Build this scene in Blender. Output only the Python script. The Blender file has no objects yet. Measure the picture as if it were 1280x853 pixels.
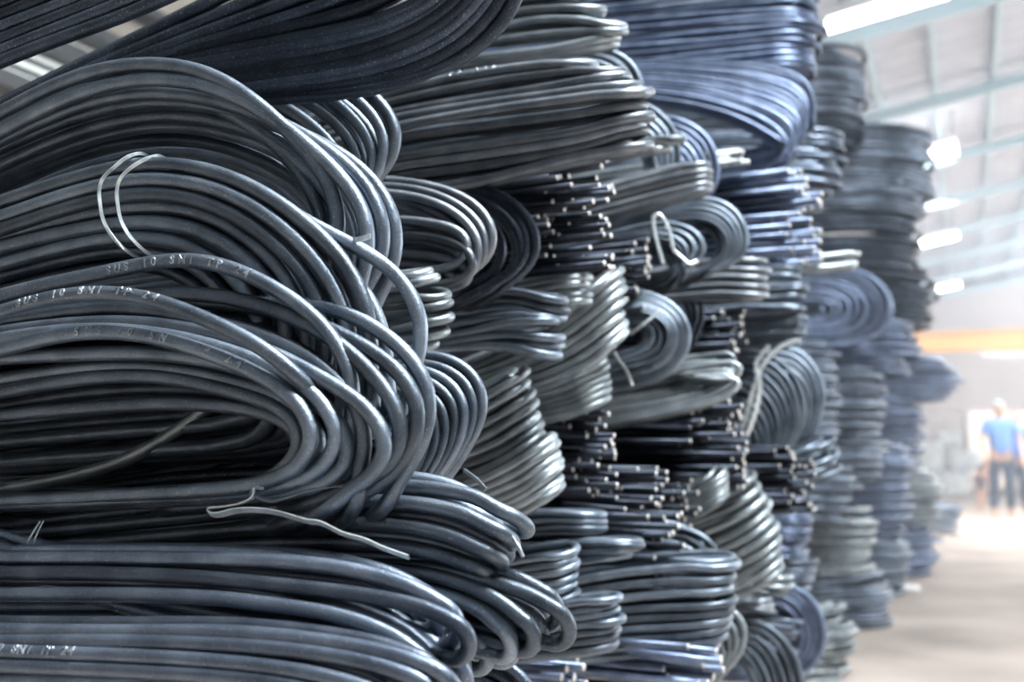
import bpy, math, random
import numpy as np
from mathutils import Vector
random.seed(11)
rng = np.random.default_rng(5)
S = bpy.context.scene
COL = S.collection
# ------------------------------------------------------------------ camera
F_PX, CX, CY = 1500.0, 640.0, 426.5
CAM_H = 0.73
PITCH, YAW = math.atan(148.5 / F_PX), 0.0
YAW = math.atan(568.0 / F_PX * math.cos(PITCH))
cam_d = bpy.data.cameras.new('camera')
cam = bpy.data.objects.new('camera', cam_d); COL.objects.link(cam)
cam.location = (0, 0, CAM_H)
cam.rotation_euler = (math.pi / 2 + PITCH, 0, YAW)
cam_d.sensor_width = 36.0
cam_d.lens = F_PX / 1280.0 * 36.0
cam_d.clip_start = 0.02
cam_d.dof.use_dof = True
cam_d.dof.focus_distance = 0.80
cam_d.dof.aperture_fstop = 7.0
S.camera = cam
# ------------------------------------------------------------------ world, light, exposure
S.view_settings.view_transform = 'Standard'
S.view_settings.look = 'None'
S.view_settings.gamma = 1.0
S.view_settings.exposure = 0.0
W = bpy.data.worlds.new('sky'); S.world = W; W.use_nodes = True
bg = W.node_tree.nodes['Background']
bg.inputs[0].default_value = (0.30, 0.57, 1.0, 1); bg.inputs[1].default_value = 0.21


def area(name, loc, target, size, size_y, power, col):
    l = bpy.data.lights.new(name, 'AREA'); l.shape = 'RECTANGLE'; l.size = size; l.size_y = size_y
    l.energy = power; l.color = col
    o = bpy.data.objects.new(name, l); COL.objects.link(o); o.location = loc
    o.rotation_euler = (Vector(target) - Vector(loc)).to_track_quat('-Z', 'Y').to_euler()
    return o


area('overhead_key', (0.95, 0.9, 4.0), (0.0, 1.1, 0.7), 0.8, 1.7, 445, (0.94, 0.97, 1.0))  # key panel added below the closed roof to light the near rods
area('side_fill', (5.0, 5.5, 2.2), (-0.2, 2.0, 0.7), 1.2, 2.0, 50, (0.95, 0.98, 1.0))  # unseen panel added as soft fill from the right
area('hall_fill', (2.6, 15.0, 4.0), (2.3, 15.0, 0), 5.0, 18.0, 3400, (0.95, 0.97, 1.0))  # panel added under the roof to brighten the hall and its haze
area('stack_side_fill', (6.5, 7.0, 2.6), (-0.8, 5.0, 1.2), 1.6, 3.0, 330, (0.95, 0.98, 1.0))  # second added panel, lights the faces of the farther stacks
area('far_wall_fill', (6.0, 21.5, 4.2), (4.5, 27.0, 2.2), 6.0, 2.0, 560, (0.97, 0.97, 1.0))  # panel added only to brighten the far wall
sun_d = bpy.data.lights.new('sun', 'SUN'); sun_d.energy = 9.0; sun_d.angle = .009; sun_d.color = (1, .97, .92)
sun = bpy.data.objects.new('sun', sun_d); COL.objects.link(sun)
sun.rotation_euler = (math.radians(42), 0, 0)
# ------------------------------------------------------------------ pixel helpers (frame of the photograph -> world)
M3 = np.array(cam.rotation_euler.to_matrix())
C0 = np.array([0, 0, CAM_H])


def ray(px, py):
    return M3 @ np.array([(px - CX) / F_PX, -(py - CY) / F_PX, -1.0])


def dep(px, py, D): return C0 + ray(px, py) * D


def at(px, py, Y):
    r = ray(px, py); return C0 + r * (Y / r[1])


def onz(px, py, z):
    r = ray(px, py); return C0 + r * ((z - CAM_H) / r[2])


def project(P):
    q = M3.T @ (np.asarray(P) - C0)
    return CX + F_PX * q[0] / -q[2], CY - F_PX * q[1] / -q[2]


# ------------------------------------------------------------------ materials
def nodes_mat(name):
    m = bpy.data.materials.new(name); m.use_nodes = True
    nt = m.node_tree; b = nt.nodes['Principled BSDF']
    return m, nt, b


def steel(name, dark, light, metal=0.86, rough=0.42, speck=0.5, rust=0.0):
    m, nt, b = nodes_mat(name)
    L = nt.links.new
    tc = nt.nodes.new('ShaderNodeTexCoord')
    n1 = nt.nodes.new('ShaderNodeTexNoise'); n1.inputs['Scale'].default_value = 38; n1.inputs['Detail'].default_value = 6
    L(tc.outputs['Object'], n1.inputs['Vector'])
    r1 = nt.nodes.new('ShaderNodeValToRGB')
    r1.color_ramp.elements[0].position = .33; r1.color_ramp.elements[0].color = (*dark, 1)
    r1.color_ramp.elements[1].position = .68; r1.color_ramp.elements[1].color = (*light, 1)
    L(n1.outputs['Fac'], r1.inputs['Fac'])
    n2 = nt.nodes.new('ShaderNodeTexNoise'); n2.inputs['Scale'].default_value = 700; n2.inputs['Detail'].default_value = 2
    L(tc.outputs['Object'], n2.inputs['Vector'])
    r2 = nt.nodes.new('ShaderNodeValToRGB')
    r2.color_ramp.elements[0].position = .60; r2.color_ramp.elements[0].color = (0, 0, 0, 1)
    r2.color_ramp.elements[1].position = .74; r2.color_ramp.elements[1].color = (speck, speck, speck, 1)
    L(n2.outputs['Fac'], r2.inputs['Fac'])
    mx = nt.nodes.new('ShaderNodeMixRGB'); mx.inputs[2].default_value = (.42, .45, .48, 1)
    L(r2.outputs['Color'], mx.inputs[0]); L(r1.outputs['Color'], mx.inputs[1])
    last = mx
    if rust:
        n3 = nt.nodes.new('ShaderNodeTexNoise'); n3.inputs['Scale'].default_value = 9; n3.inputs['Detail'].default_value = 8
        L(tc.outputs['Object'], n3.inputs['Vector'])
        r3 = nt.nodes.new('ShaderNodeValToRGB')
        r3.color_ramp.elements[0].position = .56; r3.color_ramp.elements[0].color = (0, 0, 0, 1)
        r3.color_ramp.elements[1].position = .75; r3.color_ramp.elements[1].color = (rust, rust, rust, 1)
        L(n3.outputs['Fac'], r3.inputs['Fac'])
        m3 = nt.nodes.new('ShaderNodeMixRGB'); m3.inputs[2].default_value = (.20, .145, .12, 1)
        L(r3.outputs['Color'], m3.inputs[0]); L(mx.outputs['Color'], m3.inputs[1]); last = m3
    ge = nt.nodes.new('ShaderNodeNewGeometry'); oi = nt.nodes.new('ShaderNodeObjectInfo')
    ad = nt.nodes.new('ShaderNodeMath'); ad.operation = 'ADD'; L(ge.outputs['Random Per Island'], ad.inputs[0]); L(oi.outputs['Random'], ad.inputs[1])
    fr = nt.nodes.new('ShaderNodeMath'); fr.operation = 'FRACT'; L(ad.outputs[0], fr.inputs[0])
    vr = nt.nodes.new('ShaderNodeMapRange'); vr.inputs[3].default_value = .6; vr.inputs[4].default_value = 1.45; L(fr.outputs[0], vr.inputs[0])
    hs = nt.nodes.new('ShaderNodeHueSaturation'); L(vr.outputs[0], hs.inputs['Value']); L(last.outputs['Color'], hs.inputs['Color'])
    L(hs.outputs['Color'], b.inputs['Base Color'])
    mr = nt.nodes.new('ShaderNodeMapRange'); mr.inputs[3].default_value = rough - .08; mr.inputs[4].default_value = rough + .12
    L(n1.outputs['Fac'], mr.inputs[0]); L(mr.outputs[0], b.inputs['Roughness'])
    b.inputs['Metallic'].default_value = metal
    bp = nt.nodes.new('ShaderNodeBump'); bp.inputs['Strength'].default_value = .5; bp.inputs['Distance'].default_value = .0006
    L(n2.outputs['Fac'], bp.inputs['Height']); L(bp.outputs['Normal'], b.inputs['Normal'])
    return m


def plain(name, col, rough=.6, metal=0.0, noise=0.0, scale=5, emit=None, bump=0.0):
    m, nt, b = nodes_mat(name); L = nt.links.new
    b.inputs['Roughness'].default_value = rough; b.inputs['Metallic'].default_value = metal
    tc = nt.nodes.new('ShaderNodeTexCoord')
    n = nt.nodes.new('ShaderNodeTexNoise'); n.inputs['Scale'].default_value = scale; n.inputs['Detail'].default_value = 8
    L(tc.outputs['Object'], n.inputs['Vector'])
    r = nt.nodes.new('ShaderNodeValToRGB')
    r.color_ramp.elements[0].position = .3; r.color_ramp.elements[1].position = .7
    r.color_ramp.elements[0].color = (*[c * (1 - noise) for c in col], 1)
    r.color_ramp.elements[1].color = (*[min(1, c * (1 + noise)) for c in col], 1)
    L(n.outputs['Fac'], r.inputs['Fac']); L(r.outputs['Color'], b.inputs['Base Color'])
    if bump:
        bp = nt.nodes.new('ShaderNodeBump'); bp.inputs['Strength'].default_value = bump; bp.inputs['Distance'].default_value = .02
        L(n.outputs['Fac'], bp.inputs['Height']); L(bp.outputs['Normal'], b.inputs['Normal'])
    if emit:
        b.inputs['Emission Color'].default_value = (*col, 1); b.inputs['Emission Strength'].default_value = emit
    return m


M = {}
M['steel'] = steel('mill_scale_steel', (.102, .130, .165), (.19, .233, .28), rust=.0)
M['steel_warm'] = steel('warm_grey_steel', (.12, .14, .165), (.225, .25, .275), rust=.45)
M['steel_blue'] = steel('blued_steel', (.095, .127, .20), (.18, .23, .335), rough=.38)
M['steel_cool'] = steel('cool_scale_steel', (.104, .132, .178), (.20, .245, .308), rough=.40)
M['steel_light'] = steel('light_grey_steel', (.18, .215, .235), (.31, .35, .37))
M['steel_shaded'] = steel('shade_dark_steel', (.035, .046, .066), (.07, .09, .122))  # shade on recessed and overhung rods put into a darker steel colour
M['steel_deep_shade'] = steel('shade_black_steel', (.016, .021, .03), (.035, .043, .06), speck=.2)  # deep shade of hollows and overhangs painted as near-black steel
M['letter_glint'] = steel('lettering_highlight_steel', (.30, .34, .38), (.44, .48, .52), rough=.34)  # brighter colour imitates highlights on the raised lettering
M['cut'] = plain('fresh_cut_steel', (.66, .65, .62), .32, .4, .1, 300)
M['cut_dull'] = plain('dull_cut_steel', (.42, .44, .46), .4, .4, .2, 300)
M['strap'] = plain('zinc_strap', (.74, .82, .84), .3, .6, .18, 160)
M['strap_dark'] = plain('dull_strap', (.25, .30, .33), .4, .6, .2, 160)
# ------------------------------------------------------------------ mesh helpers


def mesh_obj(name, verts, faces, mats, parent=None, smooth=True, mat_idx=None, origin=None):
    me = bpy.data.meshes.new(name)
    v = np.asarray(verts, float)
    if origin is not None: v = v - origin
    me.from_pydata(v.tolist(), [], faces)
    for m in (mats if isinstance(mats, (list, tuple)) else [mats]): me.materials.append(m)
    if smooth: me.polygons.foreach_set('use_smooth', [True] * len(me.polygons))
    if mat_idx is not None: me.polygons.foreach_set('material_index', mat_idx)
    me.update()
    o = bpy.data.objects.new(name, me); COL.objects.link(o)
    if parent is not None: o.parent = parent
    return o


def tag(o, label, cat=None, group=None, kind=None):
    if label: o['label'] = label
    if cat: o['category'] = cat
    if group: o['group'] = group
    if kind: o['kind'] = kind
    return o


def thing(name, label, cat, loc, group=None):
    o = bpy.data.objects.new(name, None); COL.objects.link(o)
    o.empty_display_size = .05
    o.location = [float(c) for c in loc]
    return tag(o, label, cat, group)


def crspline(P, k):
    P = np.asarray(P, float); n = len(P)
    Q = np.vstack([2 * P[0] - P[1], P, 2 * P[-1] - P[-2]])
    t = np.linspace(0, 1, k, endpoint=False)[:, None]
    out = []
    for i in range(n - 1):
        p0, p1, p2, p3 = Q[i:i + 4]
        d1 = max(np.linalg.norm(p1 - p0), 1e-9) ** .5; d2 = max(np.linalg.norm(p2 - p1), 1e-9) ** .5; d3 = max(np.linalg.norm(p3 - p2), 1e-9) ** .5
        m1 = d2 * ((p1 - p0) / d1 - (p2 - p0) / (d1 + d2) + (p2 - p1) / d2)
        m2 = d2 * ((p2 - p1) / d2 - (p3 - p1) / (d2 + d3) + (p3 - p2) / d3)
        out.append((2 * t**3 - 3 * t**2 + 1) * p1 + (t**3 - 2 * t**2 + t) * m1 + (-2 * t**3 + 3 * t**2) * p2 + (t**3 - t**2) * m2)
    out.append(P[-1:])
    return np.vstack(out)


def resample(P, n):
    D = crspline(P, 10)
    s = np.concatenate([[0], np.cumsum(np.linalg.norm(np.diff(D, axis=0), axis=1))])
    t = np.linspace(0, s[-1], n)
    R = np.stack([np.interp(t, s, D[:, i]) for i in range(3)], 1)
    for _ in range(2): R[1:-1] = R[1:-1] * .5 + .25 * (R[:-2] + R[2:])
    return R


def tube_geo(P, r, sides, flat=None):
    """vertices and faces of a round bar along P (flat=(w,h): a flat strap)"""
    P = np.asarray(P, float); n = len(P)
    T = np.gradient(P, axis=0); T /= np.maximum(np.linalg.norm(T, axis=1), 1e-9)[:, None]
    up = np.array([0, 0, 1.0])
    if abs(T[0] @ up) > .9: up = np.array([0, 1.0, 0])
    U = np.zeros_like(P); u = up - T[0] * (up @ T[0])
    for i in range(n):
        u = u - T[i] * (u @ T[i]); u /= max(np.linalg.norm(u), 1e-9); U[i] = u
    V = np.cross(T, U)
    a = np.linspace(0, 2 * math.pi, sides, endpoint=False)
    if flat: ca, sa = flat[0] * np.array([1, 1, -1, -1]), flat[1] * np.array([1, -1, -1, 1]); sides = 4
    else: ca, sa = r * np.cos(a), r * np.sin(a)
    vs = (P[:, None, :] + U[:, None, :] * ca[None, :, None] + V[:, None, :] * sa[None, :, None]).reshape(-1, 3)
    fs = []
    for i in range(n - 1):
        b, c = i * sides, (i + 1) * sides
        for j in range(sides):
            k = (j + 1) % sides
            fs.append((b + j, c + j, c + k, b + k))
    fs.append(tuple(range(sides))); fs.append(tuple(reversed(range((n - 1) * sides, n * sides))))
    return vs, fs


def rod_list_to_objects(root, rods, r, sides, mats, origin, joined, label=None):
    """rods: list of point arrays.  One mesh per rod, or one joined part when they are too small to pick apart"""
    if not joined:
        obs = []
        for P in rods:
            v, f = tube_geo(P, r, sides)
            mi = [0] * (len(f) - 2) + [1, 1]
            obs.append(mesh_obj('rod', v, f, mats, root, True, mi, origin))
        return obs
    V, Fa, MI, off = [], [], [], 0
    for P in rods:
        v, f = tube_geo(P, r, sides)
        V.append(v); Fa += [tuple(i + off for i in q) for q in f]; MI += [0] * (len(f) - 2) + [1, 1]; off += len(v)
    o = mesh_obj('bent_rods', np.vstack(V), Fa, mats, root, True, MI, origin)
    o['kind'] = 'stuff'
    return [o]


NP = 24


def wobble(P, amp):
    """a slow bend of its own for each rod"""
    n = len(P); t = np.linspace(0, 1, n)[:, None]
    ph = rng.uniform(0, 6.28, (2, 3)); am = rng.normal(0, 1, (2, 3)) * amp * np.array([1, .8, 1])
    return P + am[0] * np.sin(2.6 * t * math.pi * .6 + ph[0]) + .5 * am[1] * np.sin(2 * math.pi * 1.6 * t + ph[1])


def bundle(label, ref, D, guides, dpx, mat='steel', layers=1, ret=None, tail=.5, rtail=None, wob=.22, name='rod_bundle',
           group=None, sides=None, cat='rod bundle', jit=.35, joined=None, tailv=(-1, 0, 0), k=3, keep=False, dlay=1.0, xj=0):
    """ref: pixel whose camera depth is D -> the bundle's plane across the aisle.
    guides: [(dy_mm, [(px,py[,dy_mm])...], rods to fill up to the next guide)]
    ret=(R_mm, tilt): the rod turns round horizontally at its right end (a hairpin lying flat)"""
    Y0 = dep(*ref, D)[1]
    d = dpx * D / F_PX
    G = []
    for dy, pts, nf in guides:
        P = np.array([at(p[0], p[1], Y0 + (dy + (p[2] if len(p) > 2 else 0)) / 1000.) for p in pts])
        G.append((P, nf))
    ctrl, exact = [], []
    for i, (P, nf) in enumerate(G):
        a = resample(P, NP); ctrl.append(a); exact.append(True)
        if i + 1 < len(G):
            b = resample(G[i + 1][0], NP)
            for q in range(nf):
                t = (q + 1) / (nf + 1)
                ctrl.append(a * (1 - t) + b * t); exact.append(False)
    paths = []
    for l in range(layers):
        for a, ex in zip(ctrl, exact):
            P = a.copy()
            if l > 0 or not ex or not keep: P = wobble(P, wob * d)
            if xj: P = P + np.array([rng.uniform(-xj, xj * .3) * D / F_PX, 0, rng.normal(0, .15) * d])
            if l > 0:
                P = P + np.array([(rng.uniform(-1.6, .2) - .45 * l * dlay) * d, l * d * dlay, rng.normal(0, jit) * d])
            t0 = P[0] - P[1]; t0 /= np.linalg.norm(t0)
            tv = np.array(tailv) * .5 + t0 * .5; tv /= np.linalg.norm(tv)
            pre = [P[0] + t0 * tail * .3 + tv * tail * .7, P[0] + t0 * tail * .3]
            if ret:
                R, tilt = ret[0] / 1000. * (1 + .12 * rng.uniform(-1, 1)), ret[1]
                back = np.concatenate([[0], np.cumsum(np.linalg.norm(np.diff(P[::-1], axis=0), axis=1))])
                ix = len(P) - 1 - int(np.searchsorted(back, R * .95)); ix = max(3, min(ix, len(P) - 2))
                u = P[ix] - P[ix - 2]; u /= np.linalg.norm(u)
                w = np.array([.15, math.cos(tilt), math.sin(tilt)]); w -= u * (w @ u); w /= np.linalg.norm(w)
                keepn = list(P[:ix + 1]); c = P[ix] + w * R
                arc = [c + R * (-w * math.cos(q) + u * math.sin(q)) for q in np.linspace(.35, math.pi, 8)]
                e = arc[-1]; bk = keepn[max(0, len(keepn) - 10)] - keepn[-1] if len(keepn) > 1 else -u
                bk /= np.linalg.norm(bk)
                post = [e + bk * .12, e + bk * (rtail or tail)]
                P = np.vstack([pre, keepn, arc, post])
            else:
                t1 = P[-1] - P[-2]; t1 /= np.linalg.norm(t1)
                rt = rtail or .1
                q1 = P[-1] + t1 * .018; q2 = q1 + t1 * .012 + np.array([-.035, .03, -.004])
                post = [q1, q2, q2 + np.array([-.12, .02, -.008]), q2 + np.array([-.12 - rt, .03, -.02])]
                if rtail == 0: post = []
                P = np.vstack([pre, P] + ([post] if len(post) else []))
            paths.append(crspline(P, k))
    allp = np.vstack(paths)
    o = np.array([np.median(allp[:, 0]), np.median(allp[:, 1]), allp[:, 2].min() - d / 2])
    root = thing(name, label, cat, o, group)
    if joined is None: joined = dpx < 6.5
    if sides is None: sides = 14 if dpx > 16 else (10 if dpx > 9 else 7)
    mats = [M[mat], M['cut_dull']]
    obs = rod_list_to_objects(root, paths, d / 2, sides, mats, o, joined)
    root_info = dict(root=root, origin=o, paths=paths, d=d, Y0=Y0, obs=obs)
    return root_info


def flat(label, xt, y0, y1, D, dpx, slope=None, mat='steel', bulge=12, R=22, tail=.6, layers=1, leg=170, lean=0, **kw):
    """a pile of hairpins lying flat: tips along x = xt between y0 and y1"""
    def g(y, x):
        def yy(q): return y + (x - q) * ((575 - y) / (x + 3321.)) + (slope or 0) * (x - q)
        return [(x - leg, yy(x - leg)), (x - leg * .6, yy(x - leg * .6)), (x - leg * .25, yy(x - leg * .25)), (x, y)]
    n = max(2, round((y1 - y0) / (dpx * 1.1))); kw.setdefault('xj', 7)
    ym = (y0 + y1) / 2
    gs = [(0, g(y0 + dpx / 2, xt - bulge - lean), max(0, n // 2 - 1)), (0, g(ym, xt), max(0, n // 2 - 1)), (0, g(y1 - dpx / 2, xt - bulge + lean), 0)]
    return bundle(label, (xt, ym), D, gs, dpx, mat, layers, ret=(R, 0.0), tail=tail, **kw)


def ends(label, x0, x1, y0, y1, D, dpx, n, slope=0.0, mat='steel_deep_shade', cut='cut', tail=1.0, joined=None, thick=.06, cat='rod bundle', leg=120, name='straight_rod_bundle', group=None):
    """straight rods whose cut ends face the aisle, tips scattered between x0..x1"""
    d = dpx * D / F_PX
    Y0 = dep((x0 + x1) / 2, (y0 + y1) / 2, D)[1]
    paths, pts = [], []
    tries = 0
    while len(paths) < n and tries < 6000:
        tries += 1
        y = random.uniform(y0, y1); x = x0 + (x1 - x0) * random.random() ** .7
        dy = random.uniform(0, thick)
        A = at(x, y, Y0 + dy)
        if any(abs(A[2] - q[2]) < d * 1.02 and (A[1] - q[1])**2 + (A[2] - q[2])**2 < (d * 1.0)**2 for q in pts): continue
        pts.append(A)
        s = math.radians(0) + slope + random.gauss(0, .012)
        u = np.array([-1, .22 + random.gauss(0, .03), -s]); u /= np.linalg.norm(u)
        paths.append(np.array([A, A + u * .12, A + u * tail * .5 + np.array([0, 0, random.gauss(0, .004)]), A + u * tail]))
    allp = np.vstack(paths)
    o = np.array([np.median(allp[:, 0]), np.median(allp[:, 1]), allp[:, 2].min() - d / 2])
    root = thing(name, label, cat, o, group)
    if joined is None: joined = dpx < 6.5
    rod_list_to_objects(root, paths, d / 2, 8 if dpx > 5 else 6, [M[mat], M[cut]], o, joined)
    return dict(root=root, origin=o, paths=paths, d=d, Y0=Y0)


def strap(info, pts, w=.0018, t=.0004, mat='strap', name='tie_strap', label=None, wire=False, smoothk=5):
    """a strap or wire of the bundle; pts = (px,py,dy_mm)"""
    P = crspline(np.array([at(p[0], p[1], info['Y0'] + p[2] / 1000.) for p in pts]), smoothk)
    v, f = tube_geo(P, w, 6) if wire else tube_geo(P, 0, 4, flat=(w, t))
    o = mesh_obj(name, v, f, M[mat], info['root'], wire, None, info['origin'])
    if label: o['label'] = label
    return o


def lettering(info, idx, text, px0, px1, a0=.35, size=.0048, raise_=.0007):
    """embossed characters running along one rod between two pixel columns"""
    P = info['paths'][idx]; r = info['d'] / 2
    xs = np.array([project(p)[0] for p in P])
    s = np.concatenate([[0], np.cumsum(np.linalg.norm(np.diff(P, axis=0), axis=1))])
    tip = int(np.argmax(xs)); 
    s0 = np.interp(px0, xs[2:tip + 1], s[2:tip + 1]); s1 = np.interp(px1, xs[2:tip + 1], s[2:tip + 1])
    T = np.gradient(P, axis=0); T /= np.linalg.norm(T, axis=1)[:, None]
    V, Fa, off = [], [], 0
    n = len(text); pitch = (s1 - s0) / n
    for i, ch in enumerate(text):
        if ch == ' ': continue
        cu = bpy.data.curves.new('letter', 'FONT'); cu.body = ch; cu.size = size * 1.38; cu.offset = .0001; cu.extrude = raise_; cu.bevel_depth = .0002; cu.bevel_resolution = 0
        cu.resolution_u = 3; cu.align_x = 'CENTER'
        to = bpy.data.objects.new('letter', cu); COL.objects.link(to)
        dg = bpy.context.evaluated_depsgraph_get()
        me = bpy.data.meshes.new_from_object(to.evaluated_get(dg))
        co = np.array([v.co[:] for v in me.vertices]); fa = [tuple(p.vertices) for p in me.polygons]
        bpy.data.objects.remove(to); bpy.data.curves.remove(cu); bpy.data.meshes.remove(me)
        sc = s0 + (i + .5) * pitch
        out = []
        for x, y, z in co:
            ss = sc + x
            c = np.array([np.interp(ss, s, P[:, q]) for q in range(3)]); t = np.array([np.interp(ss, s, T[:, q]) for q in range(3)]); t /= np.linalg.norm(t)
            toc = C0 - c; toc -= t * (toc @ t); toc /= np.linalg.norm(toc)
            up = np.cross(toc, t); up = up if up[2] > 0 else -up
            a = a0 + (y - size * .5) / r
            rad = r + z * .9
            out.append(c + rad * (toc * math.cos(a) + up * math.sin(a)))
        V += out; Fa += [tuple(q + off for q in f) for f in fa]; off += len(out)
    o = mesh_obj('embossed_lettering', V, Fa, M['letter_glint'], info['obs'][idx], False, None, info['origin'])
    o['label'] = 'raised rolling mark reading ' + text
    return o


def box(name, x0, x1, y0, y1, z0, z1, mat, parent=None, origin=None):
    v = [(x, y, z) for x in (x0, x1) for y in (y0, y1) for z in (z0, z1)]
    f = [(0, 1, 3, 2), (4, 6, 7, 5), (0, 4, 5, 1), (2, 3, 7, 6), (0, 2, 6, 4), (1, 5, 7, 3)]
    return mesh_obj(name, v, f, mat, parent, False, None, origin)


# ------------------------------------------------------------------ the hall


def onx(px, py, X):
    r = ray(px, py); return C0 + r * (X / r[0])


def roof_z(X): return 4.4 + .18 * X


def structure(o, label=None):
    o['kind'] = 'structure'
    if label: o['label'] = label
    return o


M['floor'] = plain('dusty_concrete', (.47, .41, .365), .9, 0, .3, 1.6, bump=.3)
M['roof'] = plain('grey_roof_sheet', (.60, .645, .73), .6, .0, .06, 2)
M['girt'] = plain('grey_painted_steel', (.10, .11, .125), .6)
M['purlin'] = plain('pale_blue_paint', (.62, .78, .85), .5)
M['plaster'] = plain('pale_plaster', (.72, .69, .70), .9, 0, .06, .8)
M['beige'] = plain('beige_sheet', (.50, .47, .42), .8, 0, .1, 2)
M['louver'] = plain('translucent_louver', (.80, .85, .84), .5, 0, .06, 3, emit=.55)
M['tube'] = plain('lamp_tube', (1, 1, 1), .4, emit=14)
M['orange'] = plain('orange_paint', (.80, .40, .10), .45, 0, .06, 3)
M['white'] = plain('white_paint', (.85, .85, .85), .4)

Xr, YB = 13.0, 27.0
structure(mesh_obj('floor', [(-4, -6, 0), (14, -6, 0), (14, 60, 0), (-4, 60, 0)], [(0, 1, 2, 3)], M['floor'], None, False))
# corrugated roof: ribs run up the slope
ny = 400
ys = np.linspace(-6, YB, ny)
vs = []
for i, y in enumerate(ys):
    h = .02 if i % 4 < 2 else 0
    vs += [(-4, y, roof_z(-4) + h), (Xr, y, roof_z(Xr) + h)]
structure(mesh_obj('ceiling', vs, [(2 * i, 2 * i + 1, 2 * i + 3, 2 * i + 2) for i in range(ny - 1)], M['roof'], None, False))
n = 0
for k in range(31):
    X = -3.86 + k * .53
    z = roof_z(X)
    o = box('purlin', X - .02, X + .02, -6, YB, z - .10, z - .005, M['purlin']); structure(o)
for k in range(14):
    Y = -5 + k * 2.45
    v = []
    for X in (-4, Xr):
        for dy in (-.03, .03):
            for dz in (-.22, -.10): v.append((X, Y + dy, roof_z(X) + dz))
    structure(mesh_obj('rafter', v, [(0, 1, 3, 2), (4, 6, 7, 5), (0, 4, 5, 1), (2, 3, 7, 6), (0, 2, 6, 4), (1, 5, 7, 3)], M['purlin'], None, False))
# wall behind the stacks: sheet, girts and louvers
wl = structure(mesh_obj('wall_left', [(-4, -6, 0), (-4, YB, 0), (-4, YB, roof_z(-4)), (-4, -6, roof_z(-4))], [(0, 1, 2, 3)], M['beige'], None, False))


def zgap(px, py): return onx(px, py, -4)[2]


for pa, pb in (((186, 25), (176, 31)), ((126, 52), (114, 60)), ((84, 72), (72, 80)), ((12, 104), (-8, 116))):
    za, zb = sorted((zgap(*pa), zgap(*pb)))
    structure(box('girt', -3.99, -3.86, -4, 12, za, zb, M['girt'], None))
for w, (pa, pb) in enumerate((((106, 62), (86, 71)), ((71, 81), (14, 103)))):
    zb, za = sorted((zgap(*pa), zgap(*pb)))
    wn = structure(mesh_obj('window_%d' % (w + 1), [(-3.985, -4, za), (-3.985, 12, za), (-3.985, 12, zb), (-3.985, -4, zb)], [(0, 1, 2, 3)], M['girt'], None, False))
    m = max(2, round(abs(za - zb) / .05))
    for i in range(m):
        a = zb + (za - zb) * (i + .08) / m; b = zb + (za - zb) * (i + .86) / m
        v = [(-3.97, -4, b), (-3.97, 12, b), (-3.93, 12, a), (-3.93, -4, a)]
        mesh_obj('louver_slat', v, [(0, 1, 2, 3)], M['louver'], wn, False)
structure(box('wall_rear', -4, Xr, -6.1, -6, 0, 6.6, M['plaster']))
# far wall with the open doorway (daylight outside)
xa = onz(1213, 616, 0)[0]; xa = at(1213, 560, YB)[0]; xb = at(1300, 560, YB)[0]; zt = at(1230, 514, YB)[2]
zs0, zs1 = at(1240, 447, YB)[2], at(1240, 438, YB)[2]
xs0 = at(1228, 440, YB)[0]
v, f = [], []
for (x0, x1, z0, z1) in ((-4, xa, 0, 6.8), (xb, 14, 0, 6.8), (xa, xb, zt, zs0 - .0), (xa, xs0, zs0, zs1), (xa, xb, zs1, 6.8)):
    b = len(v); v += [(x0, YB, z0), (x1, YB, z0), (x1, YB, z1), (x0, YB, z1)]; f.append((b, b + 1, b + 2, b + 3))
structure(mesh_obj('wall_far', v, f, M['plaster'], None, False))
structure(box('door_frame', xa - .08, xa, YB - .06, YB + .02, 0, zt, M['white']))
# pale sunlit wall added outside so the doorway looks white
structure(box('doorway_backdrop', -6, 16, 44, 44.3, 0, 9, M['plaster']))
# crane girder across the hall
Yg = 20.0
gx0 = at(1150, 428, Yg)[0]; z1 = at(1200, 418, Yg)[2]; z0 = at(1200, 437, Yg)[2]
g = thing('crane_girder', 'orange overhead crane girder spanning the hall in front of the far wall', 'crane', (4, Yg, z0))
go = np.array([4, Yg, z0])
box('web', gx0 - 2, Xr, Yg - .10, Yg + .10, z0, z1, M['orange'], g, go)
box('flange', gx0 - 2, Xr, Yg - .18, Yg + .18, z1, z1 + .03, M['orange'], g, go)
box('flange', gx0 - 2, Xr, Yg - .18, Yg + .18, z0 - .03, z0, M['orange'], g, go)
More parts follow.
